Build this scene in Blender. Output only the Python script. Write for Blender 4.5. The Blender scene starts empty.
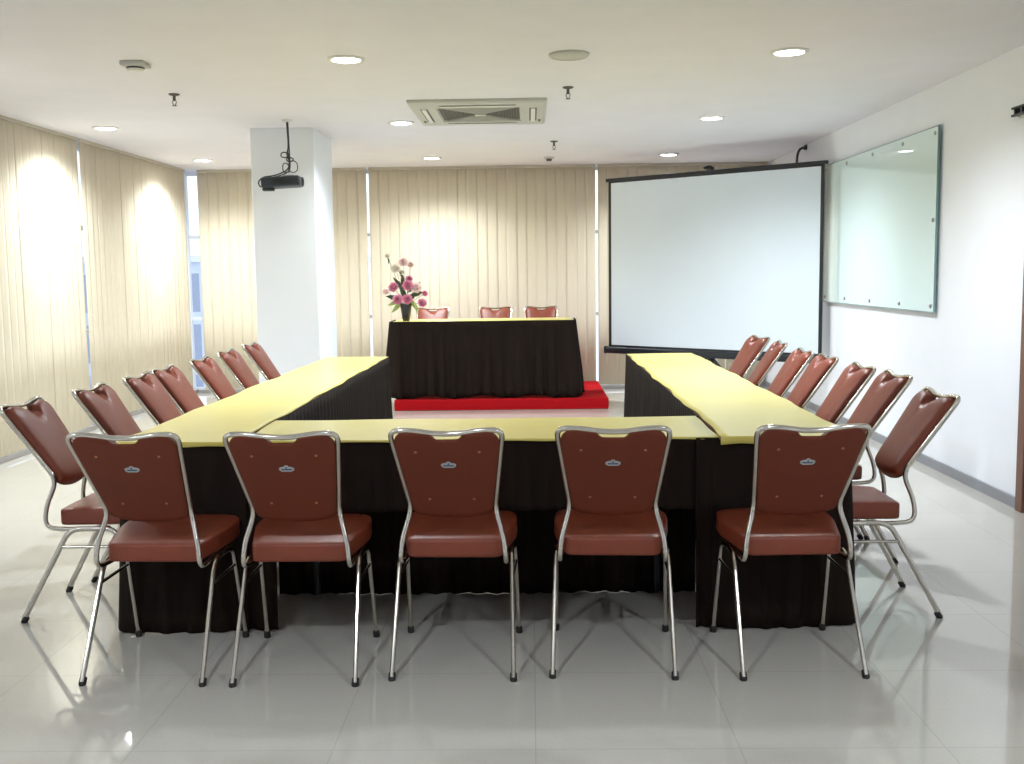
import bpy, bmesh, math, random
from mathutils import Vector, Matrix
random.seed(7)
S = 14.0 / 15.0          # survey units to metres
PI = math.pi
scene = bpy.context.scene
COL = scene.collection
XL, XR, YB, YF, HC = -4.343, 3.003, 13.552, -3.2, 2.83   # room: left, right, back, front (behind camera), ceiling

# ------------------------------------------------------------------ materials
def new_mat(name):
    m = bpy.data.materials.new(name); m.use_nodes = True
    nt = m.node_tree; b = nt.nodes['Principled BSDF']
    return m, nt, b

def lin(r, g, b):
    f = lambda c: (c / 255 / 12.92) if c <= 10 else (((c / 255) + .055) / 1.055) ** 2.4
    return (f(r), f(g), f(b), 1)

def mat(name, col, rough=.5, metal=0, spec=.5, var=0, scale=8, stretch=None, bump=0, bscale=60, sheen=0, coat=0):
    m, nt, b = new_mat(name)
    b.inputs['Base Color'].default_value = col
    b.inputs['Roughness'].default_value = rough
    b.inputs['Metallic'].default_value = metal
    b.inputs['Specular IOR Level'].default_value = spec
    b.inputs['Sheen Weight'].default_value = sheen
    b.inputs['Coat Weight'].default_value = coat
    tc = nt.nodes.new('ShaderNodeTexCoord')
    mp = nt.nodes.new('ShaderNodeMapping')
    if stretch: mp.inputs['Scale'].default_value = stretch
    nt.links.new(tc.outputs['Object'], mp.inputs['Vector'])
    if var:
        n = nt.nodes.new('ShaderNodeTexNoise'); n.inputs['Scale'].default_value = scale
        n.inputs['Detail'].default_value = 3
        nt.links.new(mp.outputs[0], n.inputs['Vector'])
        r = nt.nodes.new('ShaderNodeMapRange')
        r.inputs['From Min'].default_value = .3; r.inputs['From Max'].default_value = .7
        r.inputs['To Min'].default_value = 1 - var; r.inputs['To Max'].default_value = 1 + var
        nt.links.new(n.outputs['Fac'], r.inputs['Value'])
        mx = nt.nodes.new('ShaderNodeMix'); mx.data_type = 'RGBA'; mx.blend_type = 'MULTIPLY'
        mx.inputs[0].default_value = 1
        mx.inputs[6].default_value = col
        nt.links.new(r.outputs[0], mx.inputs[7])
        nt.links.new(mx.outputs[2], b.inputs['Base Color'])
    if bump:
        n2 = nt.nodes.new('ShaderNodeTexNoise'); n2.inputs['Scale'].default_value = bscale
        nt.links.new(mp.outputs[0], n2.inputs['Vector'])
        bp = nt.nodes.new('ShaderNodeBump'); bp.inputs['Strength'].default_value = bump
        bp.inputs['Distance'].default_value = .004
        nt.links.new(n2.outputs['Fac'], bp.inputs['Height'])
        nt.links.new(bp.outputs[0], b.inputs['Normal'])
    return m

def emit(name, col, strength):
    m, nt, b = new_mat(name)
    b.inputs['Base Color'].default_value = (.8, .8, .8, 1)
    b.inputs['Emission Color'].default_value = col
    b.inputs['Emission Strength'].default_value = strength
    return m

def tile_mat():
    m, nt, b = new_mat('polished_tile')
    tc = nt.nodes.new('ShaderNodeTexCoord')
    br = nt.nodes.new('ShaderNodeTexBrick')
    br.offset = 0; br.inputs['Scale'].default_value = 1
    br.inputs['Brick Width'].default_value = .6; br.inputs['Row Height'].default_value = .6
    br.inputs['Mortar Size'].default_value = .002; br.inputs['Mortar Smooth'].default_value = .3
    br.inputs['Color1'].default_value = lin(185, 182, 174)
    br.inputs['Color2'].default_value = lin(183, 180, 172)
    br.inputs['Mortar'].default_value = lin(168, 165, 158)
    nt.links.new(tc.outputs['Object'], br.inputs['Vector'])
    n = nt.nodes.new('ShaderNodeTexNoise'); n.inputs['Scale'].default_value = 90; n.inputs['Detail'].default_value = 4
    nt.links.new(tc.outputs['Object'], n.inputs['Vector'])
    r = nt.nodes.new('ShaderNodeMapRange')
    r.inputs['To Min'].default_value = .94; r.inputs['To Max'].default_value = 1.06
    nt.links.new(n.outputs['Fac'], r.inputs['Value'])
    mx = nt.nodes.new('ShaderNodeMix'); mx.data_type = 'RGBA'; mx.blend_type = 'MULTIPLY'; mx.inputs[0].default_value = 1
    nt.links.new(br.outputs['Color'], mx.inputs[6]); nt.links.new(r.outputs[0], mx.inputs[7])
    nt.links.new(mx.outputs[2], b.inputs['Base Color'])
    b.inputs['Roughness'].default_value = .045
    b.inputs['IOR'].default_value = 1.52
    return m

def glass_mat():
    m, nt, b = new_mat('window_glass')
    nt.nodes.remove(b)
    out = nt.nodes['Material Output']
    tr = nt.nodes.new('ShaderNodeBsdfTransparent'); tr.inputs['Color'].default_value = (.92, .96, 1, 1)
    gl = nt.nodes.new('ShaderNodeBsdfGlossy'); gl.inputs['Roughness'].default_value = .01
    lw = nt.nodes.new('ShaderNodeLayerWeight'); lw.inputs['Blend'].default_value = .5
    pw = nt.nodes.new('ShaderNodeMath'); pw.operation = 'POWER'; pw.inputs[1].default_value = 4
    ad = nt.nodes.new('ShaderNodeMath'); ad.operation = 'MULTIPLY_ADD'; ad.inputs[1].default_value = .6; ad.inputs[2].default_value = .03
    ms = nt.nodes.new('ShaderNodeMixShader')
    nt.links.new(lw.outputs['Facing'], pw.inputs[0]); nt.links.new(pw.outputs[0], ad.inputs[0])
    nt.links.new(ad.outputs[0], ms.inputs[0]); nt.links.new(tr.outputs[0], ms.inputs[1]); nt.links.new(gl.outputs[0], ms.inputs[2])
    nt.links.new(ms.outputs[0], out.inputs['Surface'])
    return m

def facade_mat():
    m, nt, b = new_mat('facade')
    tc = nt.nodes.new('ShaderNodeTexCoord')
    mp = nt.nodes.new('ShaderNodeMapping'); mp.inputs['Rotation'].default_value = (PI / 2, 0, 0)
    nt.links.new(tc.outputs['Object'], mp.inputs['Vector'])
    br = nt.nodes.new('ShaderNodeTexBrick'); br.offset = 0
    br.inputs['Scale'].default_value = 1; br.inputs['Brick Width'].default_value = 1.1; br.inputs['Row Height'].default_value = 1.7
    br.inputs['Mortar Size'].default_value = .22
    br.inputs['Color1'].default_value = lin(150, 160, 186); br.inputs['Color2'].default_value = lin(178, 188, 208)
    br.inputs['Mortar'].default_value = lin(205, 214, 235)
    nt.links.new(mp.outputs[0], br.inputs['Vector']); nt.links.new(br.outputs['Color'], b.inputs['Base Color'])
    b.inputs['Roughness'].default_value = .5
    return m

M = {}
M['tile'] = tile_mat()
M['glass'] = glass_mat()
M['facade'] = facade_mat()
M['ceiling'] = mat('ceiling_paint', lin(229, 227, 234), .9, spec=.2, var=.015, scale=3)
M['wall'] = mat('white_wall_paint', lin(240, 243, 250), .7, spec=.3, var=.01, scale=4, bump=.05, bscale=120)
M['column'] = mat('column_paint', lin(235, 239, 245), .7, spec=.3, var=.01, scale=4)
M['frame'] = mat('window_frame', lin(225, 228, 235), .4)
M['base_grey'] = mat('skirting_grey', lin(150, 146, 142), .35, var=.06, scale=9)
M['base_right'] = mat('skirting_blue_grey', lin(140, 142, 150), .35, var=.05, scale=9)
M['blind'] = mat('blind_fabric', lin(224, 214, 192), .85, spec=.15, var=.03, scale=6, stretch=(14, 14, .6), bump=.15, bscale=160)
M['rail'] = mat('blind_rail', lin(190, 180, 162), .6)
M['chrome'] = mat('chrome_tube', lin(205, 200, 190), .16, metal=1, var=.03, scale=30)
M['vinyl'] = mat('brown_vinyl', lin(121, 55, 35), .40, spec=.45, var=.05, scale=25, bump=.25, bscale=260)
M['panel'] = mat('brown_back_panel', lin(96, 36, 13), .5, spec=.35, var=.06, scale=12)
M['rubber'] = mat('black_rubber', lin(28, 26, 25), .7)
M['silver'] = mat('silver_badge', lin(190, 195, 200), .3, metal=.8)
M['badge_blue'] = mat('badge_blue', lin(60, 80, 105), .4)
M['screw'] = mat('brass_screw', lin(170, 125, 90), .35, metal=.8)
M['skirt'] = mat('dark_brown_satin', lin(29, 20, 15), .75, spec=.12, var=.12, scale=10, stretch=(3, 3, .4))
M['yellow'] = mat('yellow_cloth', lin(219, 206, 110), .30, spec=.5, var=.02, scale=14, bump=.04, bscale=40)
M['wood'] = mat('table_board', lin(110, 80, 55), .5, var=.1, scale=5, stretch=(1, 8, 8))
M['red'] = mat('red_carpet', lin(164, 18, 25), .95, spec=.1, var=.08, scale=60, bump=.4, bscale=300)
M['black'] = mat('black_satin', lin(30, 34, 40), .4)
M['screen'] = mat('screen_fabric', lin(226, 236, 244), .8, spec=.2, var=.008, scale=2)
M['board'] = mat('green_tinted_glass', lin(222, 241, 240), .012, spec=.5)
M['edge'] = mat('glass_edge', lin(110, 140, 138), .2)
M['steel'] = mat('brushed_steel', lin(170, 172, 175), .3, metal=1)
M['white_plastic'] = mat('white_plastic', lin(222, 221, 216), .45, var=.01)
M['grey_plastic'] = mat('grey_plastic', lin(188, 188, 182), .5)
M['dark_grille'] = mat('dark_grille', lin(82, 82, 78), .6)
M['slat_grey'] = mat('slat_grey', lin(112, 112, 108), .6)
M['projector'] = mat('projector_shell', lin(44, 52, 60), .45, var=.04)
M['cable'] = mat('cable', lin(50, 52, 56), .5)
M['lens'] = mat('lens_glass', lin(20, 24, 40), .05)
M['brown_wood'] = mat('door_wood', lin(122, 88, 76), .45, var=.08, scale=6, stretch=(6, 6, .5))
M['vase'] = mat('dark_vase', lin(30, 28, 30), .25, coat=.4)
M['pink'] = mat('pink_petal', lin(222, 142, 168), .6, var=.15, scale=30)
M['pale'] = mat('pale_petal', lin(248, 226, 220), .6, var=.06, scale=30)
M['cream'] = mat('cream_petal', lin(245, 240, 225), .6, var=.04, scale=30)
M['leaf'] = mat('dark_leaf', lin(60, 78, 58), .5, var=.2, scale=20)
M['leaf_light'] = mat('light_leaf', lin(165, 185, 105), .5, var=.15, scale=20)
M['lamp'] = emit('lamp_diffuser', (.93, .97, 1, 1), 26)
M['paving'] = mat('outside_paving', lin(190, 192, 196), .9, var=.1, scale=1)

# ------------------------------------------------------------------ mesh builder
for k in ('pale', 'cream', 'pink'):
    q = M[k].node_tree.nodes['Principled BSDF']; q.inputs['Subsurface Weight'].default_value = .5; q.inputs['Subsurface Radius'].default_value = (.02, .015, .015)
class MB:
    def __init__(self): self.bm = bmesh.new(); self.bev = False; self.rnd = False
    def box(self, c, s, rz=0, ry=0, rx=0, bev=0, mi=0, seg=2):
        t = bmesh.new(); bmesh.ops.create_cube(t, size=1)
        for v in t.verts: v.co = Vector((v.co.x * s[0], v.co.y * s[1], v.co.z * s[2]))
        if bev: self.bev = True
        if bev: bmesh.ops.bevel(t, geom=list(t.edges), offset=bev, segments=seg, affect='EDGES', profile=.5)
        mtx = Matrix.Translation(c) @ Matrix.Rotation(rz, 4, 'Z') @ Matrix.Rotation(ry, 4, 'Y') @ Matrix.Rotation(rx, 4, 'X')
        bmesh.ops.transform(t, matrix=mtx, verts=t.verts)
        self._merge(t, mi); return self
    def _merge(self, t, mi=0):
        vm = {}
        for v in t.verts: vm[v] = self.bm.verts.new(v.co)
        for f in t.faces:
            try:
                nf = self.bm.faces.new([vm[v] for v in f.verts]); nf.material_index = mi
            except ValueError: pass
        t.free()
    def tube(self, pts, r, seg=10, mi=0, closed=False, cap=True, ax=1):
        self.rnd = True; pts = [Vector(p) for p in pts]; n = len(pts); rings = []
        rr = r if isinstance(r, (list, tuple)) else [r] * n
        prev = None
        for i, p in enumerate(pts):
            if closed: t = pts[(i + 1) % n] - pts[i - 1]
            else: t = pts[min(i + 1, n - 1)] - pts[max(i - 1, 0)]
            t.normalize()
            if prev is None:
                a = Vector((0, 0, 1)) if abs(t.z) < .9 else Vector((1, 0, 0))
                u = t.cross(a).normalized()
            else:
                u = (prev - t * prev.dot(t)).normalized()
            prev = u; w = t.cross(u)
            ring = []
            for k in range(seg):
                o = (u * math.cos(k * 2 * PI / seg) + w * math.sin(k * 2 * PI / seg)) * rr[i]
                ring.append(self.bm.verts.new(p + Vector((o.x * ax, o.y, o.z))))
            rings.append(ring)
        m = n if closed else n - 1
        for i in range(m):
            a, b = rings[i], rings[(i + 1) % n]
            for k in range(seg):
                f = self.bm.faces.new([a[k], a[(k + 1) % seg], b[(k + 1) % seg], b[k]]); f.material_index = mi
        if cap and not closed:
            self.bm.faces.new(rings[0][::-1]).material_index = mi; self.bm.faces.new(rings[-1]).material_index = mi
        return self
    def lathe(self, prof, c=(0, 0, 0), seg=24, mi=0, mtx=None):
        self.rnd = True; c = Vector(c); rings = []
        T = (lambda v: mtx @ v) if mtx else (lambda v: v)
        for r, z in prof:
            if r < 1e-6: rings.append([self.bm.verts.new(c + T(Vector((0, 0, z))))])
            else: rings.append([self.bm.verts.new(c + T(Vector((r * math.cos(k * 2 * PI / seg), r * math.sin(k * 2 * PI / seg), z)))) for k in range(seg)])
        for a, b in zip(rings, rings[1:]):
            for k in range(seg):
                k2 = (k + 1) % seg
                vs = []
                for v in (a[k % len(a)], a[k2 % len(a)], b[k2 % len(b)], b[k % len(b)]):
                    if v not in vs: vs.append(v)
                if len(vs) > 2: self.bm.faces.new(vs).material_index = mi
        return self
    def sheet(self, rows, mi=0, closed=False):
        g = [[self.bm.verts.new(Vector(p)) for p in r] for r in rows]
        for a, b in zip(g, g[1:]):
            n = len(a)
            for k in range(n if closed else n - 1):
                self.bm.faces.new([a[k], a[(k + 1) % n], b[(k + 1) % n], b[k]]).material_index = mi
        return g
    def loft(self, loops, mi=0):
        g = self.sheet(loops, mi, closed=True)
        self.bm.faces.new(g[0][::-1]).material_index = mi
        self.bm.faces.new(g[-1]).material_index = mi
        return self
    def build(self, name, mats, parent=None, loc=(0, 0, 0), rz=0, smooth=True, angle=40, solid=0):
        if self.bev and not self.rnd: angle = min(angle, 20)
        bmesh.ops.recalc_face_normals(self.bm, faces=self.bm.faces)
        for v in self.bm.verts: v.co *= S
        me = bpy.data.meshes.new(name); self.bm.to_mesh(me); self.bm.free()
        for m in (mats if isinstance(mats, (list, tuple)) else [mats]): me.materials.append(m)
        if smooth:
            for p in me.polygons: p.use_smooth = True
            me.set_sharp_from_angle(angle=math.radians(angle))
        o = bpy.data.objects.new(name, me); COL.objects.link(o)
        o.location = Vector(loc) * S; o.rotation_euler = (0, 0, rz)
        if parent: o.parent = parent
        if solid:
            md = o.modifiers.new('thickness', 'SOLIDIFY'); md.thickness = solid * S; md.offset = 0
        return o

def tag(o, label=None, cat=None, group=None, kind=None):
    if label: o['label'] = label
    if cat: o['category'] = cat
    if group: o['group'] = group
    if kind: o['kind'] = kind
    return o
def thing(name, label, cat, loc=(0, 0, 0), rz=0, group=None):
    o = bpy.data.objects.new(name, None); COL.objects.link(o)
    o.location = Vector(loc) * S; o.rotation_euler = (0, 0, rz); o.empty_display_size = .1
    return tag(o, label, cat, group)
KIDS = {}
def copy_tree(o, parent=None):
    c = o.copy(); COL.objects.link(c)
    if parent: c.parent = parent
    for ch in o.children: copy_tree(ch, c)
    return c
def dup(o, loc, rz, label, group=None):
    c = copy_tree(o); c.location = Vector(loc) * S; c.rotation_euler = (0, 0, rz)
    tag(c, label, None, group); return c

def fillet(pts, rad, seg=6, closed=False):
    pts = [Vector(p) for p in pts]; out = []; n = len(pts)
    rads = rad if isinstance(rad, (list, tuple)) else [rad] * n
    for i, p in enumerate(pts):
        if (not closed and i in (0, n - 1)) or rads[i] <= 0: out.append(p); continue
        a = (pts[i - 1] - p); b = (pts[(i + 1) % n] - p)
        d = min(rads[i], a.length * .49, b.length * .49)
        A = p + a.normalized() * d; B = p + b.normalized() * d
        for k in range(seg + 1):
            t = k / seg
            out.append(A * (1 - t) ** 2 + p * 2 * t * (1 - t) + B * t * t)
    return out
def resample(pts, step, closed=False):
    pts = [Vector(p) for p in pts]
    if closed: pts = pts + [pts[0]]
    out = [pts[0]]; acc = 0
    for a, b in zip(pts, pts[1:]):
        L = (b - a).length; n = max(1, int(round(L / step)))
        for k in range(1, n + 1): out.append(a.lerp(b, k / n))
    if closed: out.pop()
    return out

# ------------------------------------------------------------------ room shell
def struct(name, mb, m, **k): return tag(mb.build(name, m, **k), kind='structure')
struct('floor', MB().box((-.67, (YB + YF) / 2 + .1, -.1), (8.2, YB - YF + .9, .2)), M['tile'], smooth=False)
struct('ceiling', MB().box((-.67, (YB + YF) / 2 + .1, HC + .1), (8.2, YB - YF + .9, .2)), M['ceiling'], smooth=False)
# right wall with its door opening
DY0, DY1, DZ = 5.45, 6.42, 2.15
w = MB().box((XR + .1, (YF + DY0) / 2, HC / 2), (.2, DY0 - YF, HC)).box((XR + .1, (DY1 + YB + .4) / 2, HC / 2), (.2, YB + .4 - DY1, HC))
w.box((XR + .1, (DY0 + DY1) / 2, (HC + DZ) / 2), (.2, DY1 - DY0, HC - DZ))
struct('wall_right', w, M['wall'], smooth=False)
struct('wall_front', MB().box((-.67, YF - .1, HC / 2), (7.4, .2, HC)), M['wall'], smooth=False)
struct('wall_left', MB().box((XL - .2, (YF + 7.4) / 2, HC / 2), (.2, 7.4 - YF, HC)), M['wall'], smooth=False)
struct('wall_back', MB().box((2.95, YB + .2, HC / 2), (.3, .2, HC)), M['wall'], smooth=False)
struct('column', MB().box((-2.25, 10.24, HC / 2), (.58, .88, HC), bev=.008), M['column'])
struct('baseboard_right', MB().box((XR - .008, (DY1 + .08 + YB) / 2, .035), (.016, YB - DY1 - .08, .07)).box((XR - .008, (YF + DY0) / 2 - .04, .035), (.016, DY0 - YF - .08, .07)), M['base_right'], smooth=False)
struct('baseboard_left', MB().box((XL - .07, (YF + YB + .1) / 2, .022), (.18, YB - YF + .1, .044), bev=.006), M['base_grey'])
struct('baseboard_back', MB().box((-.65, YB + .07, .022), (7.3, .18, .044), bev=.006), M['base_grey'])
# glazing behind the blinds: left and back
def glazing(name, a, b, axis, off, mull, trans):
    f = MB(); g = MB(); L = abs(b - a)
    def bx(m, t, z, wt, hz, th):
        c = (off, t, z) if axis == 'y' else (t, off, z); s = (th, wt, hz) if axis == 'y' else (wt, th, hz)
        m.box(c, s)
    for t in mull: bx(f, t, HC / 2, .05, HC - .004, .07)
    for z in trans: bx(f, (a + b) / 2, z, L - .06, .045, .05)
    fr = tag(f.build(name, M['frame'], smooth=False), kind='structure')
    bx(g, (a + b) / 2, HC / 2, L, HC - .02, .012)
    g.build('window_pane', M['glass'], fr, smooth=False)
glazing('window_1', 7.4, 13.6, 'y', XL - .2, [7.43, 8.9, 11.1, 12.3, 13.57], [.03, .95, 2.0, HC - .03])
glazing('window_2', -4.5, 2.8, 'x', YB + .2, [-4.43, -3.1, -2.3, -.3, 1.6, 2.77], [.03, .95, 2.0, HC - .03])
# door at the right edge
f = MB().box((XR, DY1 + .02, DZ / 2 + .04), (.07, .09, DZ + .08), bev=.006).box((XR, DY0 - .02, DZ / 2 + .04), (.07, .09, DZ + .08), bev=.006).box((XR, (DY0 + DY1) / 2, DZ + .04), (.07, DY1 - DY0 + .13, .09), bev=.006)
d = tag(f.build('door_1', M['brown_wood']), kind='structure')
MB().box((XR + .03, (DY0 + DY1) / 2, DZ / 2), (.05, DY1 - DY0 - .05, DZ - .02), bev=.004).build('door_leaf', M['brown_wood'], d)
MB().tube(fillet([(XR + .005, DY0 + .1, 1.0), (XR - .05, DY0 + .1, 1.0), (XR - .05, DY0 + .23, 1.0)], .02), .011).build('door_handle', M['steel'], d)

# ------------------------------------------------------------------ blinds
def blind(a, b, axis, off, label, skips=(), seed=1, wob=5):
    rnd = random.Random(seed)
    root = thing('vertical_blind', label, 'window blind', (off, (a + b) / 2, 0) if axis == 'y' else ((a + b) / 2, off, 0), group='cream vertical blinds')
    m = MB(); n = max(1, round((b - a) / .125)); p = (b - a) / n; h = HC - .083
    for i in range(n):
        t = a + (i + .5) * p - (a + b) / 2
        if any(abs(t + (a + b) / 2 - s) < p * .5 for s in skips): pass
        ang = math.radians(.35 + rnd.uniform(-wob, wob) * .05)
        wd = p * 1.10 if not any(abs(t + (a + b) / 2 - s) < p * .5 for s in skips) else p * .84
        if i in (0, n - 1): wd = p * .98
        dx = rnd.uniform(-.002, .002)
        rows = []
        for z in (.052, h * .33, h * .66, h + .052):
            r = []
            for k in range(5):
                q = (k / 4 - .5) * wd; bow = .0003 * (1 - (2 * k / 4 - 1) ** 2)
                u, v = q * math.cos(ang) - bow * math.sin(ang), q * math.sin(ang) + bow * math.cos(ang)
                r.append((v + dx, t + u, z) if axis == 'y' else (t + u, -v + dx, z))
            rows.append(r)
        m.sheet(rows)
    m.build('slats', M['blind'], root, solid=.0012)
    c, s = ((0, 0, HC - .014), (.036, b - a - .004, .027)) if axis == 'y' else ((0, 0, HC - .014), (b - a - .004, .036, .027))
    MB().box(c, s, bev=.004).build('head_rail', M['rail'], root)
    return root
blind(4.6, 10.25, 'y', XL + .02, 'cream vertical blind on the left side nearest the viewer, cut by the photo edge', seed=2)
blind(10.30, 13.40, 'y', XL + .02, 'cream vertical blind on the left side, between thin white slit and room corner', seed=3)
blind(-4.20, -2.055, 'x', YB - .02, 'cream vertical blind on the back wall, partly hidden by the white column', seed=4)
blind(-2.028, .828, 'x', YB - .02, 'wide cream vertical blind on the back wall behind the flowers and head table', seed=5, wob=12)
blind(.855, 2.98, 'x', YB - .02, 'cream vertical blind on the back wall behind the projection screen', skips=(.92, 2.43), seed=6, wob=10)

# ------------------------------------------------------------------ outside
root = thing('office_building', 'pale bluish building with rows of windows outside, seen through the corner gap', 'building', (-14, 38, 0))
MB().box((0, 4, -6.5), (14, 8, 17)).build('facade', M['facade'], root, smooth=False)
MB().box((0, 4, 2.12), (14.3, 8.3, .24)).build('parapet', M['frame'], root, smooth=False)
tag(MB().box((-5, 40, -15.2), (160, 140, .4)).build('ground_outside', M['paving'], smooth=False), kind='structure')

# ------------------------------------------------------------------ chair
R_T = .0098
TOPY, TOPZ, WY, WZ = -.335, .947, -.115, .618
def bp(u, v, n=0):
    """backrest plane: u across, v up along the lean from the waist, n towards the sitter"""
    L = math.hypot(TOPY - WY, TOPZ - WZ); cy, cz = (TOPY - WY) / L, (TOPZ - WZ) / L
    return Vector((u, WY + v * cy + n * cz, WZ + v * cz - n * cy))
BL = math.hypot(TOPY - WY, TOPZ - WZ)
def outline(shr=0, n=16):
    pts = []
    def side(v): return .1535 + (.1955 - .1535) * (v / (BL - .03)) - shr
    # right side going up, corner, top with notch, mirrored
    half = []
    for k in range(9):                                     # bottom curve from centre to right waist
        t = k / 8; half.append((side(0) * math.sin(t * PI / 2), -.046 * math.cos(t * PI / 2) + shr * math.cos(t * PI / 2)))
    for k in range(1, 7): v = (BL - .062) * k / 6; half.append((side(v), v))
    x0, v0 = side(BL - .05), BL - .062
    for k in range(1, 7):
        t = k / 6 * PI / 2; half.append((x0 - .046 * (1 - math.cos(t)), v0 + (.063 - shr) * math.sin(t)))
    vt = v0 + .063 - shr
    for u, v in ((.125, vt - .001), (.095, vt - .006), (.062, vt - .012), (.056, vt - .020), (.047, vt - .032), (.038, vt - .038), (.018, vt - .039), (0, vt - .039)): half.append((u, v))
    pts = half + [(-u, v) for u, v in half[-2:0:-1]]
    return pts
def make_chair():
    root = thing('banquet_chair', 'x', 'chair')
    # back frame: one bent tube
    P = []
    def sidep(s): return [(s * .185, .12, .411), (s * .196, -.07, .408), (s * .199, -.158, .418), (s * .193, -.155, .50), (s * .1585, WY, WZ)] + [tuple(bp(s * .203, BL))] 
    right = sidep(1); left = sidep(-1)[::-1]
    mid = [tuple(bp(.12, BL - .002)), tuple(bp(.05, BL - .016)), tuple(bp(0, BL - .019)), tuple(bp(-.05, BL - .016)), tuple(bp(-.12, BL - .002))]
    pts = right + mid + left
    rad = [0, .05, .06, .05, .045, .065] + [.03] * 5 + [.065, .045, .05, .06, .05, 0]
    MB().tube(fillet(pts, rad, 6), R_T).build('back_frame', M['chrome'], root)
    # padded backrest: front dome, flat rear
    def dip(u, v, n):                                      # the padding falls away in the hand-hold notch
        w = max(0, 1 - abs(u) / .088); w = w * w * (3 - 2 * w) * max(0, min(1, (v - BL * .70) / (BL * .2)))
        v -= .013 * max(0, min(1, (v - BL * .8) / (BL * .12)))
        return v - w * 1.5 * max(0, n + .004)
    c = (0, BL * .5); prof = [(1, -.006), (1, .004), (.985, .016), (.95, .026), (.86, .034), (.6, .038), (.3, .040)]
    ol = outline(.004); loops = []
    for k, n in prof: loops.append([bp(c[0] + (u - c[0]) * k, dip(u, c[1] + (v - c[1]) * k, n), n + .002) for u, v in ol])
    MB().loft(loops).build('backrest', M['vinyl'], root, angle=60)
    ol = outline(.003); loops = []
    for k, n in ((1, -.005), (1, -.010), (.985, -.0125), (.9, -.013)): loops.append([bp(c[0] + (u - c[0]) * k, c[1] + (v - c[1]) * k, n) for u, v in ol])
    pan = MB().loft(loops).build('back_panel', M['panel'], root, angle=50)
    for u, v in ((-.115, .300), (.115, .300), (-.083, .06), (.083, .06)):
        m = MB(); q = bp(u, v, -.0125)
        ax = (bp(0, 0, -1) - bp(0, 0, 0)).to_track_quat('Z', 'Y').to_matrix()
        m.lathe([(.0055, 0), (.005, .002), (0, .003)], q, 10, mtx=ax)
        m.build('screw', M['screw'], pan)
    m = MB()
    def badge(outl, n0, n1, mi, vc=.235):
        a = [bp(u, vc + v * 1.35, n0) for u, v in outl]; b = [bp(u * .94, vc + v * 1.27, n1) for u, v in outl]
        m.loft([a, b], mi)
    badge([(-.027, -.004), (-.018, -.0085), (.018, -.0085), (.027, -.004), (.028, .004), (.018, .008), (.008, .009), (.005, .0135), (-.005, .0135), (-.008, .009), (-.018, .008), (-.028, .004)], -.0125, -.0155, 0)
    badge([(-.019, -.003), (.019, -.003), (.019, .002), (-.019, .002)], -.0155, -.0162, 1)
    badge([(-.003, .004), (.003, .004), (.003, .009), (-.003, .009)], -.0155, -.0162, 1)
    m.build('badge', [M['silver'], M['badge_blue']], pan)
    # seat
    def seat_loop(e, z, dome=0):
        base = [(-.178, -.105), (.178, -.105), (.232, .16), (.222, .278), (.15, .303), (-.15, .303), (-.222, .278), (-.232, .16)]
        lp = fillet([(x, y, 0) for x, y in base], [.025, .025, .06, .05, .05, .05, .05, .06], 4, True)
        cx, cy = 0, .10
        return [Vector((cx + (p.x - cx) * (1 - e / .2), cy + (p.y - cy) * (1 - e / .2), z - .014 + (p.y + .105) * .055)) for p in lp]
    MB().loft([seat_loop(.012, .434), seat_loop(.002, .438), seat_loop(0, .447), seat_loop(0, .494), seat_loop(.001, .501), seat_loop(.006, .506), seat_loop(.03, .510), seat_loop(.08, .513), seat_loop(.15, .514)]).build('seat', M['vinyl'], root, angle=60)
    # legs: inverted U each side, split at the top of the rail
    for s in (-1, 1):
        for front in (0, 1):
            foot = (s * .228, .265, .012) if front else (s * .226, -.265, .012)
            bend = (s * .219, .16, .414) if front else (s * .216, -.045, .414)
            pth = fillet([foot, bend, (s * .211, .058, .414)], [0, .075, 0], 7)
            lg = MB().tube(pth, .0115, ax=.78).build('leg', M['chrome'], root)
            dv = (Vector(bend) - Vector(foot)).normalized()
            a = Vector(foot) - Vector((0, 0, .012))
            MB().tube([a, a + Vector((0, 0, .003)), a + dv * .026, a + dv * .03], [.012, .0138, .0135, .0115]).build('foot_cap', M['rubber'], lg)
        z = .335; tr = (z - .012) / .412
        y0 = -.265 + tr * .22; y1 = .265 - tr * .105
        MB().tube([(s * .2185, y0, z), (s * .221, y1, z)], .0068).build('stretcher', M['chrome'], root)
    return root
chair = make_chair()
first = [True]
def put_chair(x, y, rz, label, group, z=0):
    if first[0]:
        first[0] = False; o = chair; o.location = Vector((x, y, z)) * S; o.rotation_euler = (0, 0, rz); tag(o, label, None, group); return o
    return dup(chair, (x, y, z), rz, label, group)
G1 = 'brown chairs at the front table'
front = [(-1.440, 4.02, -2, 'brown vinyl chair seen from behind, leftmost of the front row'),
         (-.884, 4.005, 0, 'brown vinyl chair seen from behind, second from the left in the front row'),
         (-.298, 4.05, -1.5, 'brown vinyl chair seen from behind, in the middle of the front row'),
         (.305, 4.06, -3, 'brown vinyl chair seen from behind, second from the right in the front row'),
         (.981, 4.045, 2, 'brown vinyl chair seen from behind, rightmost of the front row')]
for x, y, a, l in front: put_chair(x, y, math.radians(a), l, G1)
nth = ['nearest the viewer', 'second from the viewer', 'third from the viewer', 'fourth from the viewer', 'fifth from the viewer', 'sixth from the viewer', 'farthest from the viewer']
left = [(-1.97, 4.705, -90), (-1.915, 5.32, -90), (-1.90, 5.93, -90), (-1.92, 6.41, -90), (-1.905, 7.09, -90), (-1.94, 7.82, -90), (-1.965, 8.58, -90)]
for i, (x, y, a) in enumerate(left): put_chair(x, y, math.radians(a), 'brown vinyl chair along the left table, %s in its row' % nth[i], 'brown chairs along the left table')
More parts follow.
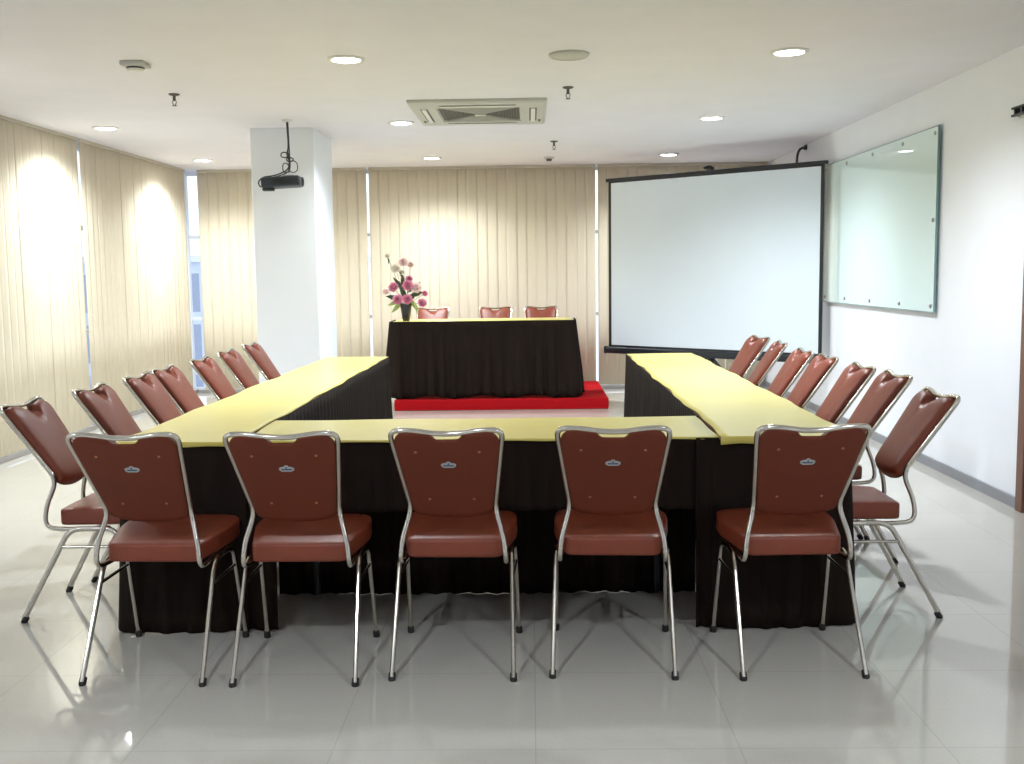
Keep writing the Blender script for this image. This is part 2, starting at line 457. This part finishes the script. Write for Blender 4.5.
right = [(1.475, 4.685, 90), (1.58, 5.545, 90), (1.555, 6.035, 90), (1.545, 6.71, 90), (1.53, 7.22, 90), (1.565, 8.06, 86), (1.55, 8.66, 99)]
for i, (x, y, a) in enumerate(right): put_chair(x, y, math.radians(a), 'brown vinyl chair along the right table, %s in its row' % nth[i], 'brown chairs along the right table')
for x, l in ((-1.205, 'left, beside the flower vase'), (-.435, 'in the middle'), (.125, 'on the right')):
    put_chair(x, 12.76, PI, 'brown vinyl chair behind the dark head table, ' + l, 'brown chairs behind the head table', .126)

# ------------------------------------------------------------------ tables, skirts, cloths
ZT = .81
def skirt(path, z0, z1, parent, seed, amp=.012, lam=.085, flare=.02, name='skirt', hem=.004):
    """pleated cloth hanging along a polyline; outward is to the right of the walk"""
    rnd = random.Random(seed)
    pts = resample(fillet([(x, y, 0) for x, y in path], .03, 4), .011)
    n = len(pts); nor = []
    for i in range(n):
        t = (pts[min(i + 1, n - 1)] - pts[max(i - 1, 0)]).normalized(); nor.append(Vector((t.y, -t.x, 0)))
    ph = []; s = 0; p = rnd.uniform(0, 6); f1, f2 = rnd.uniform(.8, 1.2), rnd.uniform(2.1, 3.1)
    for i in range(n):
        if i: s += (pts[i] - pts[i - 1]).length
        ph.append((p + s * 2 * PI / lam + 1.6 * math.sin(s * f1 * 3 + p) + .9 * math.sin(s * f2 * 4.1 + 2 * p), s))
    rows = []; K = 12
    for k in range(K + 1):
        t = k / K; r = []
        for i in range(n):
            a, s = ph[i]
            big = .5 + .5 * math.sin(s * 7.3 + p) * math.sin(s * 3.1 + 1)
            d = flare * t * (.6 + .8 * big) + amp * (.22 + .78 * min(1, t * 1.5)) * (math.sin(a) + .35 * math.sin(2.3 * a + 1) * t) + amp
            z = z0 + (z1 - z0) * t + (hem * math.sin(s * 11 + p) if k == K else 0)
            r.append(pts[i] + nor[i] * d + Vector((0, 0, z)))
        rows.append(r)
    m = MB(); m.sheet(rows)
    return m.build(name, M['skirt'], parent, solid=.004, angle=70)

def cloth(x0, x1, y0, y1, z, label, seed, drop=(0, 0, 0, 0), wav=.006, mt='yellow', group=None, cat='tablecloth'):
    """a cloth lying on the table; drop = hang over the -x, +x, -y, +y edges"""
    rnd = random.Random(seed); a = [rnd.uniform(0, 6) for _ in range(8)]
    def wx(y, k): return wav * (math.sin(y * 5.1 + a[k]) + .6 * math.sin(y * 13 + a[k + 1]))
    NX, NY = 14, max(14, int((y1 - y0) / .07)); NX = max(NX, int((x1 - x0) / .09))
    us = [('d', -1)] if drop[0] else []
    rows = []
    def zz(u, v): return z + .0015 * math.sin(u * 9 + a[6]) * math.sin(v * 6 + a[7])
    js = ([-1] if drop[2] else []) + list(range(NY + 1)) + ([NY + 1] if drop[3] else [])
    is_ = ([-1] if drop[0] else []) + list(range(NX + 1)) + ([NX + 1] if drop[1] else [])
    for j in js:
        r = []
        for i in is_:
            ii = min(max(i, 0), NX); jj = min(max(j, 0), NY)
            y = y0 + (y1 - y0) * jj / NY; x = x0 + (x1 - x0) * ii / NX
            e = abs(2 * ii / NX - 1) ** 3; x += (wx(y, 0) if ii < NX / 2 else wx(y, 2)) * e
            y += wx(x, 4) * abs(2 * jj / NY - 1) ** 3 * .5
            h = zz(x, y)
            if i < 0: x -= .004; h -= drop[0]
            if i > NX: x += .004; h -= drop[1]
            if j < 0: y -= .004; h -= drop[2] * (1 + .15 * math.sin(x * 20))
            if j > NY: y += .004; h -= drop[3]
            r.append((x, y, h))
        rows.append(r)
    m = MB(); m.sheet(rows)
    o = m.build('tablecloth', M[mt], solid=.003, angle=60)
    return tag(o, label, cat, group)

def board(root, x0, x1, y0, y1, z):
    MB().box(((x0 + x1) / 2, (y0 + y1) / 2, z - .02), (x1 - x0, y1 - y0, .036), bev=.004).build('tabletop', M['wood'], root)
def legs(root, x0, x1, ys, z0, z1):
    for x in (x0, x1):
        for y in ys: MB().tube([(x, y, z0), (x, y, z1)], .014).build('leg', M['black'], root)

LX0, LX1, RX0, RX1, Y0, Y1 = -1.743, -1.232, .792, 1.331, 4.374, 8.793
GT = 'skirted meeting tables in a horseshoe'
# left run
tleft = t = thing('meeting_table', 'long left table with yellow top and dark brown skirt, chairs on its outer side', 'table', group=GT)
board(t, LX0, LX1, Y0, Y1, ZT); legs(t, LX0 + .28, LX1 - .08, (5.4, 6.6, 7.8), 0, ZT - .03)
skirt([(LX0 + .02, Y0 + .07), (LX0 + .02, Y0 - .006), (LX1 + .034, Y0 - .006)], ZT - .012, .006, t, 1, amp=.010, lam=.12, flare=.034)
skirt([(LX1 + .001, Y0 + .62), (LX1 + .001, Y1), (LX0, Y1), (LX0, Y1 - .3)], ZT + .001, .006, t, 2, amp=.008)
skirt([(LX0 - .002, Y1 - .3), (LX0 - .002, Y0 + .06)], ZT - .012, .535, t, 3, amp=.004, flare=.0)
cleft = cloth(LX0 - .002, LX1 + .004, Y0 - .024, Y1 + .004, ZT + .003, 'yellow cloth on top of the long left table', 11, drop=(.02, 0, .02, .02), group='yellow table covers')
# right run
t = thing('meeting_table', 'long right table with yellow top and dark brown skirt, in front of the screen', 'table', group=GT)
board(t, RX0, RX1, Y0, Y1, ZT); legs(t, RX0 + .08, RX1 - .28, (5.4, 6.6, 7.8), 0, ZT - .03)
skirt([(RX0 - .05, Y0 - .002), (RX1 - .02, Y0 - .002), (RX1 - .02, Y0 + .07)], ZT - .012, .006, t, 4, amp=.010, lam=.12, flare=.03)
skirt([(RX1, Y1 - .3), (RX1, Y1), (RX0 - .001, Y1), (RX0 - .001, Y0 + .62)], ZT + .001, .006, t, 5, amp=.008)
skirt([(RX1 + .002, Y0 + .06), (RX1 + .002, Y1 - .3)], ZT - .012, .535, t, 6, amp=.004, flare=.0)
cloth(RX0 - .004, RX1 + .002, Y0 - .022, Y1 + .004, ZT + .003, 'yellow cloth on top of the long right table', 13, drop=(0, .02, .034, .02), wav=.007, group='yellow table covers')
# front run, between the two
FX0, FX1, FY1 = LX1 + .012, RX0 - .018, 4.985
t = thing('meeting_table', 'front table with yellow top and dark skirt, between the two long tables', 'table', group=GT)
board(t, FX0, FX1, Y0 + .02, FY1, ZT - .004); legs(t, FX0 + .2, FX1 - .2, (4.86,), 0, ZT - .03)
skirt([(FX0 + .13, Y0 + .012), (FX1 - .09, Y0 + .012)], ZT - .003, .50, t, 7, amp=.005, lam=.075, flare=.002, name='valance')
skirt([(FX0 + .01, Y0 + .004), (FX0 + .135, Y0 + .004)], ZT - .003, .006, t, 8, amp=.010, lam=.09, flare=.02)
skirt([(FX1 - .095, Y0 + .004), (FX1 + .0, Y0 + .004)], ZT - .003, .006, t, 9, amp=.010, lam=.09, flare=.02)
skirt([(FX0 + .02, FY1 - .085), (FX1 - .02, FY1 - .085)], ZT - .03, .0012, t, 10, amp=.012, lam=.095, flare=.03, hem=.001)
cloth(FX0, FX1, Y0 - .004, FY1 + .004, ZT, 'yellow cloth on top of the front table, behind the near chairs', 17, drop=(0, 0, .008, .02), wav=.004, group='yellow table covers')
def pivot(o, px, py, a):
    p = Vector((px, py, 0)) * S; o.rotation_euler.z = a; o.location = p - Matrix.Rotation(a, 3, 'Z') @ p
for o in (tleft, cleft): pivot(o, -1.49, Y0, math.radians(-.5))
# platform and head table
PZ = .12
pl = thing('stage_platform', 'low platform covered in red carpet beneath the head table', 'platform', (0, 0, 0))
MB().box((-.335, 12.45, PZ / 2), (2.35, 1.83, PZ), bev=.012).build('platform_deck', M['red'], pl)
MB().tube(fillet([(-1.50, 11.53, .008), (.83, 11.53, .008)], 0), .006).build('carpet_edge', M['red'], pl)
HZ, HX0, HX1, HY0, HY1 = .965, -1.54, .47, 11.68, 12.3
t = thing('head_table', 'head table in a floor-length dark brown pleated skirt on the red platform', 'table')
board(t, HX0, HX1, HY0, HY1, HZ); legs(t, HX0 + .1, HX1 - .1, (HY0 + .1, HY1 - .1), PZ + .002, HZ - .03)
skirt([(HX0 - .0, HY1 - .02), (HX0, HY0 - .005), (HX1, HY0 - .005), (HX1, HY1 - .02)], HZ + .006, PZ + .019, t, 12, amp=.024, lam=.17, flare=.07, hem=.016)
cloth(HX0 + .01, HX1 - .01, HY0 + .012, HY1, HZ + .004, 'pale yellow cloth on top of the head table', 19, wav=.002)

# ------------------------------------------------------------------ flowers
VX, VY, VZ = -1.395, 11.86, HZ + .0065
K = .00117
v = thing('vase', 'dark tapered vase on the left end of the head table', 'vase', (VX, VY, VZ))
MB().lathe([(0, 0), (.036, 0), (.040, .006), (.048, .06), (.060, .14), (.068, .185), (.070, .193), (.064, .193), (.058, .16), (.03, .03), (0, .028)], seg=28).build('body', M['vase'], v)
MB().lathe([(.064, .189), (.070, .189), (.0715, .193), (.070, .197), (.064, .197), (.063, .193), (.064, .189)], seg=28).build('rim', M['vase'], v)
b = thing('flower_arrangement', 'pink and white artificial flowers standing in the dark vase', 'flowers', (VX, VY, VZ))
rnd = random.Random(5)
def rose(c, r, m, tilt):
    mb = MB(); c = Vector(c)
    Rm = Vector(tilt).to_track_quat('Z', 'Y').to_matrix()
    for ring, (n, op, sz) in enumerate(((3, .15, .55), (5, .55, .8), (6, .95, 1.0), (7, 1.25, 1.05))):
        for k in range(n):
            a = 2 * PI * (k + .5 * (ring % 2)) / n + rnd.uniform(-.15, .15); rows = []
            for i in range(5):
                t = i / 4; ro = []
                for j in range(5):
                    q = j / 4 - .5; wdt = r * sz * 1.0 * math.sin(PI * (.12 + .78 * t) ** .8) * q
                    rad = r * (.12 + t * .9 * math.sin(op * .8) * sz); hgt = r * sz * (t * math.cos(op * .8) - .25 * ring * .3 + .12 * t * t * (1 if ring < 2 else -1.2)) + q * q * r * .25
                    p = Vector((rad * math.cos(a) - wdt * math.sin(a), rad * math.sin(a) + wdt * math.cos(a), hgt)); ro.append(c + Rm @ p)
                rows.append(ro)
            mb.sheet(rows)
    return mb.build('bloom', m, b, solid=.0015, angle=80)
def leaf(base, tip, wd, m, bend=.03):
    base, tip = Vector(base), Vector(tip); d = tip - base; sd = d.cross(Vector((.2, 1, .1))).normalized(); up = sd.cross(d).normalized(); rows = []
    for i in range(8):
        t = i / 7; c = base + d * t + up * bend * math.sin(PI * t); ww = wd * math.sin(PI * (.06 + .94 * t) ** .9) * .5
        rows.append([c - sd * ww + up * ww * .35, c, c + sd * ww + up * ww * .35])
    mb = MB(); mb.sheet(rows); return mb.build('leaf', m, b, solid=.001, angle=80)
def stem(p0, p1): MB().tube([Vector(p0), (Vector(p0) + Vector(p1)) / 2 + Vector((0, .01, .01)), Vector(p1)], .0025, 6).build('stem', M['leaf'], b)
def P2(cx, cy, dy): return Vector(((cx - 250) * K, dy, (670 - cy) * K))
neck = (0, 0, .16)
for cx, cy, dy, r, m in ((140, 350, -.03, .05, 'pink'), (278, 335, -.06, .054, 'pink'), (185, 465, -.09, .052, 'pink'), (275, 465, -.10, .052, 'pink'), (410, 500, -.06, .044, 'pink'),
                         (285, 272, 0, .036, 'pink'), (432, 412, 0, .03, 'pink'), (350, 355, -.04, .058, 'pale'), (160, 170, .02, .052, 'cream'), (235, 112, .0, .05, 'pale'), (215, 205, .04, .032, 'cream'), (85, 50, 0, .026, 'cream'), (60, 390, .02, .036, 'pale'), (300, 135, .03, .034, 'pale')):
    r *= 1.3; p = P2(cx, cy, dy); stem(neck, p); tl = Vector(((cx - 250) * .0022, -1.0, .45)); rose(p, r, M[m], tl)
for (ax, ay), (bx_, by), dy, w_, m in (((230, 400), (135, 250), -.02, .05, 'leaf'), ((220, 380), (215, 255), -.03, .045, 'leaf'), ((200, 470), (65, 430), -.03, .06, 'leaf'), ((300, 430), (420, 395), -.05, .06, 'leaf'),
        ((270, 400), (400, 295), 0, .035, 'leaf'), ((250, 470), (200, 340), -.06, .06, 'leaf'), ((290, 460), (330, 420), -.08, .06, 'leaf'), ((210, 480), (115, 590), -.05, .05, 'leaf_light'), ((205, 470), (80, 520), -.04, .045, 'leaf_light'),
        ((300, 470), (350, 560), -.06, .05, 'leaf_light'), ((300, 470), (375, 600), -.04, .04, 'leaf_light'), ((235, 300), (190, 200), .02, .03, 'leaf'), ((95, 130), (85, 70), 0, .02, 'leaf')):
    leaf(P2(ax, ay, dy), P2(bx_, by, dy - .03), w_, M[m])

# ------------------------------------------------------------------ projection screen on a tripod
A, B = Vector((.838, 11.4)) * 1.085, Vector((2.672, 9.8)) * 1.085; dv = (B - A); W = dv.length; ang = math.atan2(dv.y, dv.x); C_ = (A + B) / 2
ps = thing('projection_screen', 'white tripod projection screen with black border, right of the head table', 'projection screen', (C_.x, C_.y, 0), ang)
zb, zt = .62, 2.52
MB().box((0, 0, (zb + zt) / 2), (W - .03, .006, zt - zb), bev=.001).build('screen_fabric', M['screen'], ps)
MB().box((0, .0065, (zb + zt) / 2), (W - .01, .005, zt - zb)).build('black_backing', M['black'], ps, smooth=False)
m = MB()
for s in (-1, 1): m.box((s * (W / 2 - .017), -.001, (zb + zt) / 2), (.036, .009, zt - zb))
m.box((0, -.001, zt - .008), (W, .009, .03)).box((0, -.001, zb + .01), (W, .009, .03))
m.build('border', M['black'], ps, smooth=False)
MB().box((0, 0, zt + .012), (W + .07, .03, .036), bev=.006).build('top_bar', M['black'], ps)
m = MB().box((0, .01, zb - .035), (W + .09, .075, .078), bev=.018, seg=4)
cs = m.build('case', M['black'], ps)
for s in (-1, 1): MB().box((s * (W / 2 + .05), .01, zb - .035), (.02, .085, .088), bev=.012).build('end_cap', M['black'], cs)
MB().tube([(0, .07, .28), (0, .07, zt + .04)], .016).build('mast', M['black'], ps)
m = MB().tube(fillet([(0, .07, zt + .03), (0, .07, zt + .07), (0, .0, zt + .07), (-.05, -.005, zt + .055)], .02), .013).box((0, .03, zt + .05), (.07, .06, .03), bev=.006)
m.build('hanger', M['black'], ps)
MB().lathe([(0, .60), (.03, .60), (.034, .57), (.034, .44), (.028, .42), (0, .42)], (0, .07, 0)).build('hub', M['black'], ps)
for k in range(3):
    a = PI / 2 + k * 2 * PI / 3
    lg = MB().tube(fillet([(.03 * math.cos(a), .07 + .03 * math.sin(a), .55), (.24 * math.cos(a), .07 + .24 * math.sin(a), .40), (.55 * math.cos(a), .07 + .55 * math.sin(a), .012)], .06), .013).build('leg', M['black'], ps)
    MB().lathe([(0, 0), (.02, 0), (.018, .03), (0, .03)], (.55 * math.cos(a), .07 + .55 * math.sin(a), 0), 12).build('foot_cap', M['rubber'], lg)

# ------------------------------------------------------------------ glass board on the right wall
gb = thing('glass_board', 'green tinted glass writing board on the right wall beside the screen', 'glass board', (XR - .002, 9.38, 1.84))
gw, gh = 2.96, 1.35
MB().box((-.026, 0, 0), (.012, gw, gh), bev=.002).build('glass_panel', M['board'], gb)
m = MB()
for s in (-1, 1):
    m.box((-.026, s * (gw / 2 + .003), 0), (.014, .01, gh + .014)); m.box((-.026, 0, s * (gh / 2 + .002)), (.014, gw, .006))
m.build('edge', M['edge'], gb, smooth=False)
ry = Matrix.Rotation(-PI / 2, 3, 'Y')
for y in (-1.43, -.75, 0, .75, 1.43):
    for z in (-.63, .63): MB().lathe([(.008, 0), (.008, .02), (.016, .02), (.016, .038), (.012, .042), (0, .042)], (0, y, z), 12, mtx=ry).build('standoff', M['steel'], gb)
MB().lathe([(.008, 0), (.008, .02), (.016, .02), (.016, .038), (.012, .042), (0, .042)], (0, -1.43, 0), 12, mtx=ry).build('standoff', M['steel'], gb)
# small rail at the right edge
br = thing('wall_rail', 'small dark metal rail fixed high on the right wall, cut by the photo edge', 'wall rail', (XR, 6.51, 2.435))
m = MB()
m.box((-.03, 0, .022), (.022, .40, .014), bev=.003).box((-.03, 0, -.022), (.022, .40, .014), bev=.003)
m.build('bar', M['black'], br)
for y in (-.17, -.085, 0, .085, .17): MB().box((-.016, y, 0), (.034, .022, .056), bev=.003).build('clip', M['black'], br)

# ------------------------------------------------------------------ ceiling fittings
pj = thing('projector', 'dark projector hanging from the ceiling in front of the white column', 'projector', (-2.085, 9.3, HC))
MB().lathe([(0, 0), (.045, 0), (.045, -.012), (.03, -.02), (0, -.02)], seg=16).build('ceiling_plate', M['white_plastic'], pj)
MB().tube([(0, 0, -.01), (.004, 0, -.2), (.004, 0, -.455)], .008).build('rod', M['steel'], pj)
m = MB(); z0 = -.535
m.box((-.055, 0, z0 + .004), (.335, .25, .088), rz=.05, ry=-.05, bev=.022, seg=3)
bd = m.build('body', M['projector'], pj)
m = MB().box((-.165, -.06, z0 - .058), (.10, .06, .03), rz=.05, bev=.008); m.build('foot', M['projector'], bd)
MB().lathe([(.04, 0), (.04, .012), (.03, .014), (.028, .006), (0, .004)], (.105, .03, z0 + .01), 18, mtx=Matrix.Rotation(PI / 2, 3, 'Y')).build('lens', M['lens'], bd)
m = MB()
for k in range(6): m.box((-.10 + k * .02, -.134, z0 + .004), (.007, .006, .05), rz=.05)
m.build('vent', M['black'], bd, smooth=False)
m = MB().box((.0, 0, -.475), (.09, .09, .012), bev=.003)
for sx in (-1, 1): m.tube([(sx * .035, 0, -.475), (sx * .06, 0, -.50)], .006, 6)
m.build('bracket', M['steel'], pj)
rnd = random.Random(3); m = MB()
def loop(cx, cz, rx, rz_, n=26, turns=1, y=-.02):
    return [(cx + rx * math.cos(2 * PI * turns * k / n), y + .012 * math.sin(5 * k / n * PI), cz + rz_ * math.sin(2 * PI * turns * k / n)) for k in range(n + 1)]
m.tube(loop(-.025, -.30, .035, .022), .005, 6).tube(loop(-.02, -.41, .028, .04), .0045, 6).tube(loop(.045, -.40, .038, .05), .004, 6).tube(loop(.02, -.34, .03, .016, y=-.03), .005, 6)
m.tube(fillet([(.0, -.012, -.02), (.012, -.015, -.22), (-.01, -.02, -.31), (.03, -.03, -.36), (.0, -.03, -.43), (-.10, -.05, -.475), (-.21, -.07, -.49), (-.25, -.08, -.53), (-.235, -.08, -.575), (-.20, -.06, -.57)], .05), .006, 6)
m.tube(fillet([(.01, -.01, -.02), (.016, -.012, -.3), (.02, -.02, -.44), (-.08, -.04, -.482), (-.19, -.06, -.50)], .05), .005, 6)
m.build('cable', M['cable'], pj)

ac = thing('ceiling_air_conditioner', 'square ceiling cassette air conditioner with grey grille', 'air conditioner', (-.40, 8.96, HC))
px, py = 1.08, 1.24
m = MB(); o_, i_ = .5, .31
def rect(hx, hy, z): return [(-hx, -hy, z), (hx, -hy, z), (hx, hy, z), (-hx, hy, z)]
g = m.sheet([rect(px / 2, py / 2, 0), rect(px / 2, py / 2, -.022), rect(px / 2 - .02, py / 2 - .02, -.034), rect(.335, .39, -.036), rect(.325, .38, -.02)], closed=True)
m.build('panel', M['grey_plastic'], ac, angle=20)
m = MB().box((0, 0, -.012), (.66, .77, .012)); gr = m.build('grille', M['dark_grille'], ac, smooth=False)
m = MB()
for k in range(1, 15):                                   # slats in four triangular fields, with a raised centre badge
    q = k / 15
    m.box((0, .38 * q, -.026), (.64 * q, .008, .016)); m.box((0, -.38 * q, -.026), (.64 * q, .008, .016))
    m.box((.32 * q, 0, -.022), (.005, .75 * q, .008), mi=1); m.box((-.32 * q, 0, -.022), (.005, .75 * q, .008), mi=1)
m.build('slats', [M['grey_plastic'], M['slat_grey']], gr, smooth=False)
MB().box((0, 0, -.036), (.09, .05, .008), bev=.003).build('centre_plate', M['white_plastic'], gr)
for cx, cy, sx, sy in ((0, -.49, .60, .07), (0, .49, .60, .07), (-.435, 0, .06, .70), (.435, 0, .06, .70)):
    lv = MB().box((cx, cy, -.0345), (sx, sy, .004)).build('outlet', M['dark_grille'], ac, smooth=False)
    MB().box((cx, cy, -.040), (sx * (1 if sx > sy else .6), sy * (1 if sy > sx else .6), .006), bev=.002).build('louvre', M['white_plastic'], lv)
for cx in (-.49, .49):
    MB().box((cx, .35, -.036), (.02, .10, .004)).build('slot', M['dark_grille'], ac, smooth=False)

def sprinkler(x, y, label):
    s = thing('sprinkler', label, 'sprinkler', (x, y, HC), group='ceiling sprinklers')
    MB().lathe([(0, 0), (.040, 0), (.038, -.008), (.018, -.014), (0, -.014)], seg=18).build('escutcheon', M['dark_grille'], s)
    m = MB().lathe([(0, -.01), (.011, -.01), (.011, -.045), (.008, -.05), (0, -.05)], seg=12)
    for sx in (-1, 1): m.tube(fillet([(sx * .009, 0, -.045), (sx * .016, 0, -.06), (sx * .004, 0, -.082)], .01), .003, 6)
    m.build('head', M['dark_grille'], s)
    MB().lathe([(0, -.082), (.017, -.082), (.017, -.086), (0, -.086)], seg=14).build('deflector', M['dark_grille'], s)
sprinkler(-2.597, 7.912, 'small ceiling sprinkler left of the projector')
sprinkler(.287, 7.886, 'small ceiling sprinkler just beyond the round ceiling speaker')
sprinkler(.256, 11.08, 'small ceiling sprinkler beyond the air conditioner, above the head table')
s = thing('smoke_detector', 'square smoke detector on the ceiling at upper left', 'smoke detector', (-2.45, 6.75, HC))
MB().box((0, 0, -.014), (.15, .15, .028), bev=.008).build('base', M['grey_plastic'], s)
MB().lathe([(0, -.026), (.052, -.026), (.052, -.044), (.045, -.054), (0, -.056)], seg=20).build('sensor', M['white_plastic'], s)
MB().lathe([(.0525, -.031), (.0545, -.031), (.0545, -.040), (.0525, -.040)], seg=20).build('vent_ring', M['black'], s)
s = thing('smoke_detector', 'tiny detector on the ceiling just before the back wall', 'smoke detector', (.231, 12.6, HC))
MB().lathe([(0, 0), (.06, 0), (.06, -.014), (.052, -.02), (0, -.02)], seg=20).build('base', M['grey_plastic'], s)
MB().lathe([(0, -.02), (.035, -.02), (.032, -.045), (0, -.05)], seg=20).build('sensor', M['dark_grille'], s)
s = thing('ceiling_speaker', 'round grey flush speaker cover on the ceiling, right of the air conditioner', 'ceiling speaker', (.252, 6.71, HC))
MB().lathe([(0, 0), (.125, 0), (.125, -.012), (.112, -.02), (.105, -.014), (0, -.014)], seg=36).build('rim', M['grey_plastic'], s)
MB().lathe([(0, -.02), (.06, -.019), (.104, -.0145)], seg=36).build('grille', M['grey_plastic'], s)
# small fittings on the ceiling behind the screen
s = thing('sensor_box', 'small white box high in the back right corner, just above the projection screen', 'sensor', (XR - .027, 13.25, 2.74))
MB().box((0, 0, 0), (.05, .07, .10), bev=.008).build('housing', M['white_plastic'], s)
MB().lathe([(0, .03), (.018, .03), (.022, 0), (0, 0)], (-.025, 0, -.02), 14, mtx=Matrix.Rotation(-PI / 2, 3, 'Y')).build('lens', M['lens'], s)
s = thing('hanging_cable', 'thick black cable bent down the wall above the right end of the screen', 'cable', (2.93, 11.75, 2.70))
MB().tube(fillet([(.066, 0, .10), (.0, -.01, .09), (-.03, -.02, .02), (-.035, -.02, -.10), (.02, 0, -.2), (.066, 0, -.24)], .06), .013, 10).build('cable_run', M['cable'], s)
MB().box((.062, 0, .10), (.02, .08, .05), bev=.006).build('clamp', M['black'], s)

# ------------------------------------------------------------------ downlights
POWER = 270
def make_light():
    d = thing('recessed_downlight', 'x', 'ceiling light')
    MB().lathe([(.088, 0), (.118, 0), (.118, -.006), (.108, -.012), (.092, -.012), (.088, -.006), (.088, 0)], seg=36).build('trim_ring', M['white_plastic'], d)
    MB().lathe([(0, -.0075), (.06, -.0075), (.089, -.005)], seg=36).build('diffuser', M['lamp'], d)
    return d
proto = make_light(); used = False
lab = {(-1.13, 6.74): 'large bright recessed downlight at upper left centre of the ceiling', (1.61, 6.74): 'large bright recessed downlight at the upper right of the ceiling',
       (-1.13, 9.56): 'bright recessed downlight just left of the air conditioner', (1.61, 9.56): 'bright recessed downlight right of centre, second from the screen',
       (-1.13, 12.49): 'small bright recessed downlight near the back blinds, right of the column', (1.61, 12.49): 'small bright recessed downlight just above the projection screen',
       (-3.78, 9.6): 'recessed downlight near the left blinds, closer to the viewer', (-3.76, 12.36): 'small recessed downlight in the back left corner beside the column'}
LP = list(lab)
LP += [(-3.78, 6.74), (-3.78, 1.1), (-1.13, 1.1), (1.61, 1.1)]
ld = bpy.data.lights.new('downlight_lamp', 'SPOT'); ld.energy = POWER; ld.spot_size = math.radians(152); ld.spot_blend = 1.0
ld.shadow_soft_size = .075; ld.color = (.88, .95, 1.0)
for (x, y) in LP:
    l = lab.get((x, y), 'recessed downlight in the ceiling, nearer the camera than the photo shows')
    g = 'recessed ceiling downlights' if (x, y) in lab else 'downlights nearer the camera'
    if not used: used = True; o = proto; o.location = Vector((x, y, HC)) * S; tag(o, l, None, g)
    else: o = dup(proto, (x, y, HC), 0, l, g)
    lo = bpy.data.objects.new('downlight_lamp', ld); COL.objects.link(lo); lo.location = Vector((x, y, HC - .03)) * S

# ------------------------------------------------------------------ sky, camera, view
wd = bpy.data.worlds.new('World'); scene.world = wd; wd.use_nodes = True
bg = wd.node_tree.nodes['Background']; bg.inputs['Color'].default_value = (.94, .97, 1, 1); bg.inputs['Strength'].default_value = 1.6
cam = bpy.data.cameras.new('Camera'); co = bpy.data.objects.new('Camera', cam); COL.objects.link(co)
cam.sensor_fit = 'HORIZONTAL'; cam.sensor_width = 36; cam.lens = 36 * 1061.5 / 1024; cam.clip_start = .05; cam.clip_end = 500
F = Vector((-0.01852597, 0.99450768, -0.10301096)); Rt = Vector((0.99976708, 0.01728543, -0.01292254)); U = Vector((0.01107098, 0.10322637, 0.99459627))
mw = Matrix.Identity(4)
for i in range(3): mw[i][0], mw[i][1], mw[i][2] = Rt[i], U[i], -F[i]
mw.translation = Vector((0, 0, 1.5)) * S
co.matrix_world = mw
scene.camera = co
scene.cycles.use_denoising = True
scene.cycles.max_bounces = 10; scene.cycles.diffuse_bounces = 6
scene.cycles.caustics_reflective = False; scene.cycles.caustics_refractive = False
scene.cycles.sample_clamp_indirect = 6
vs = scene.view_settings
vs.view_transform = 'Standard'; vs.look = 'None'; vs.gamma = 1; vs.use_curve_mapping = False
vs.exposure = .08
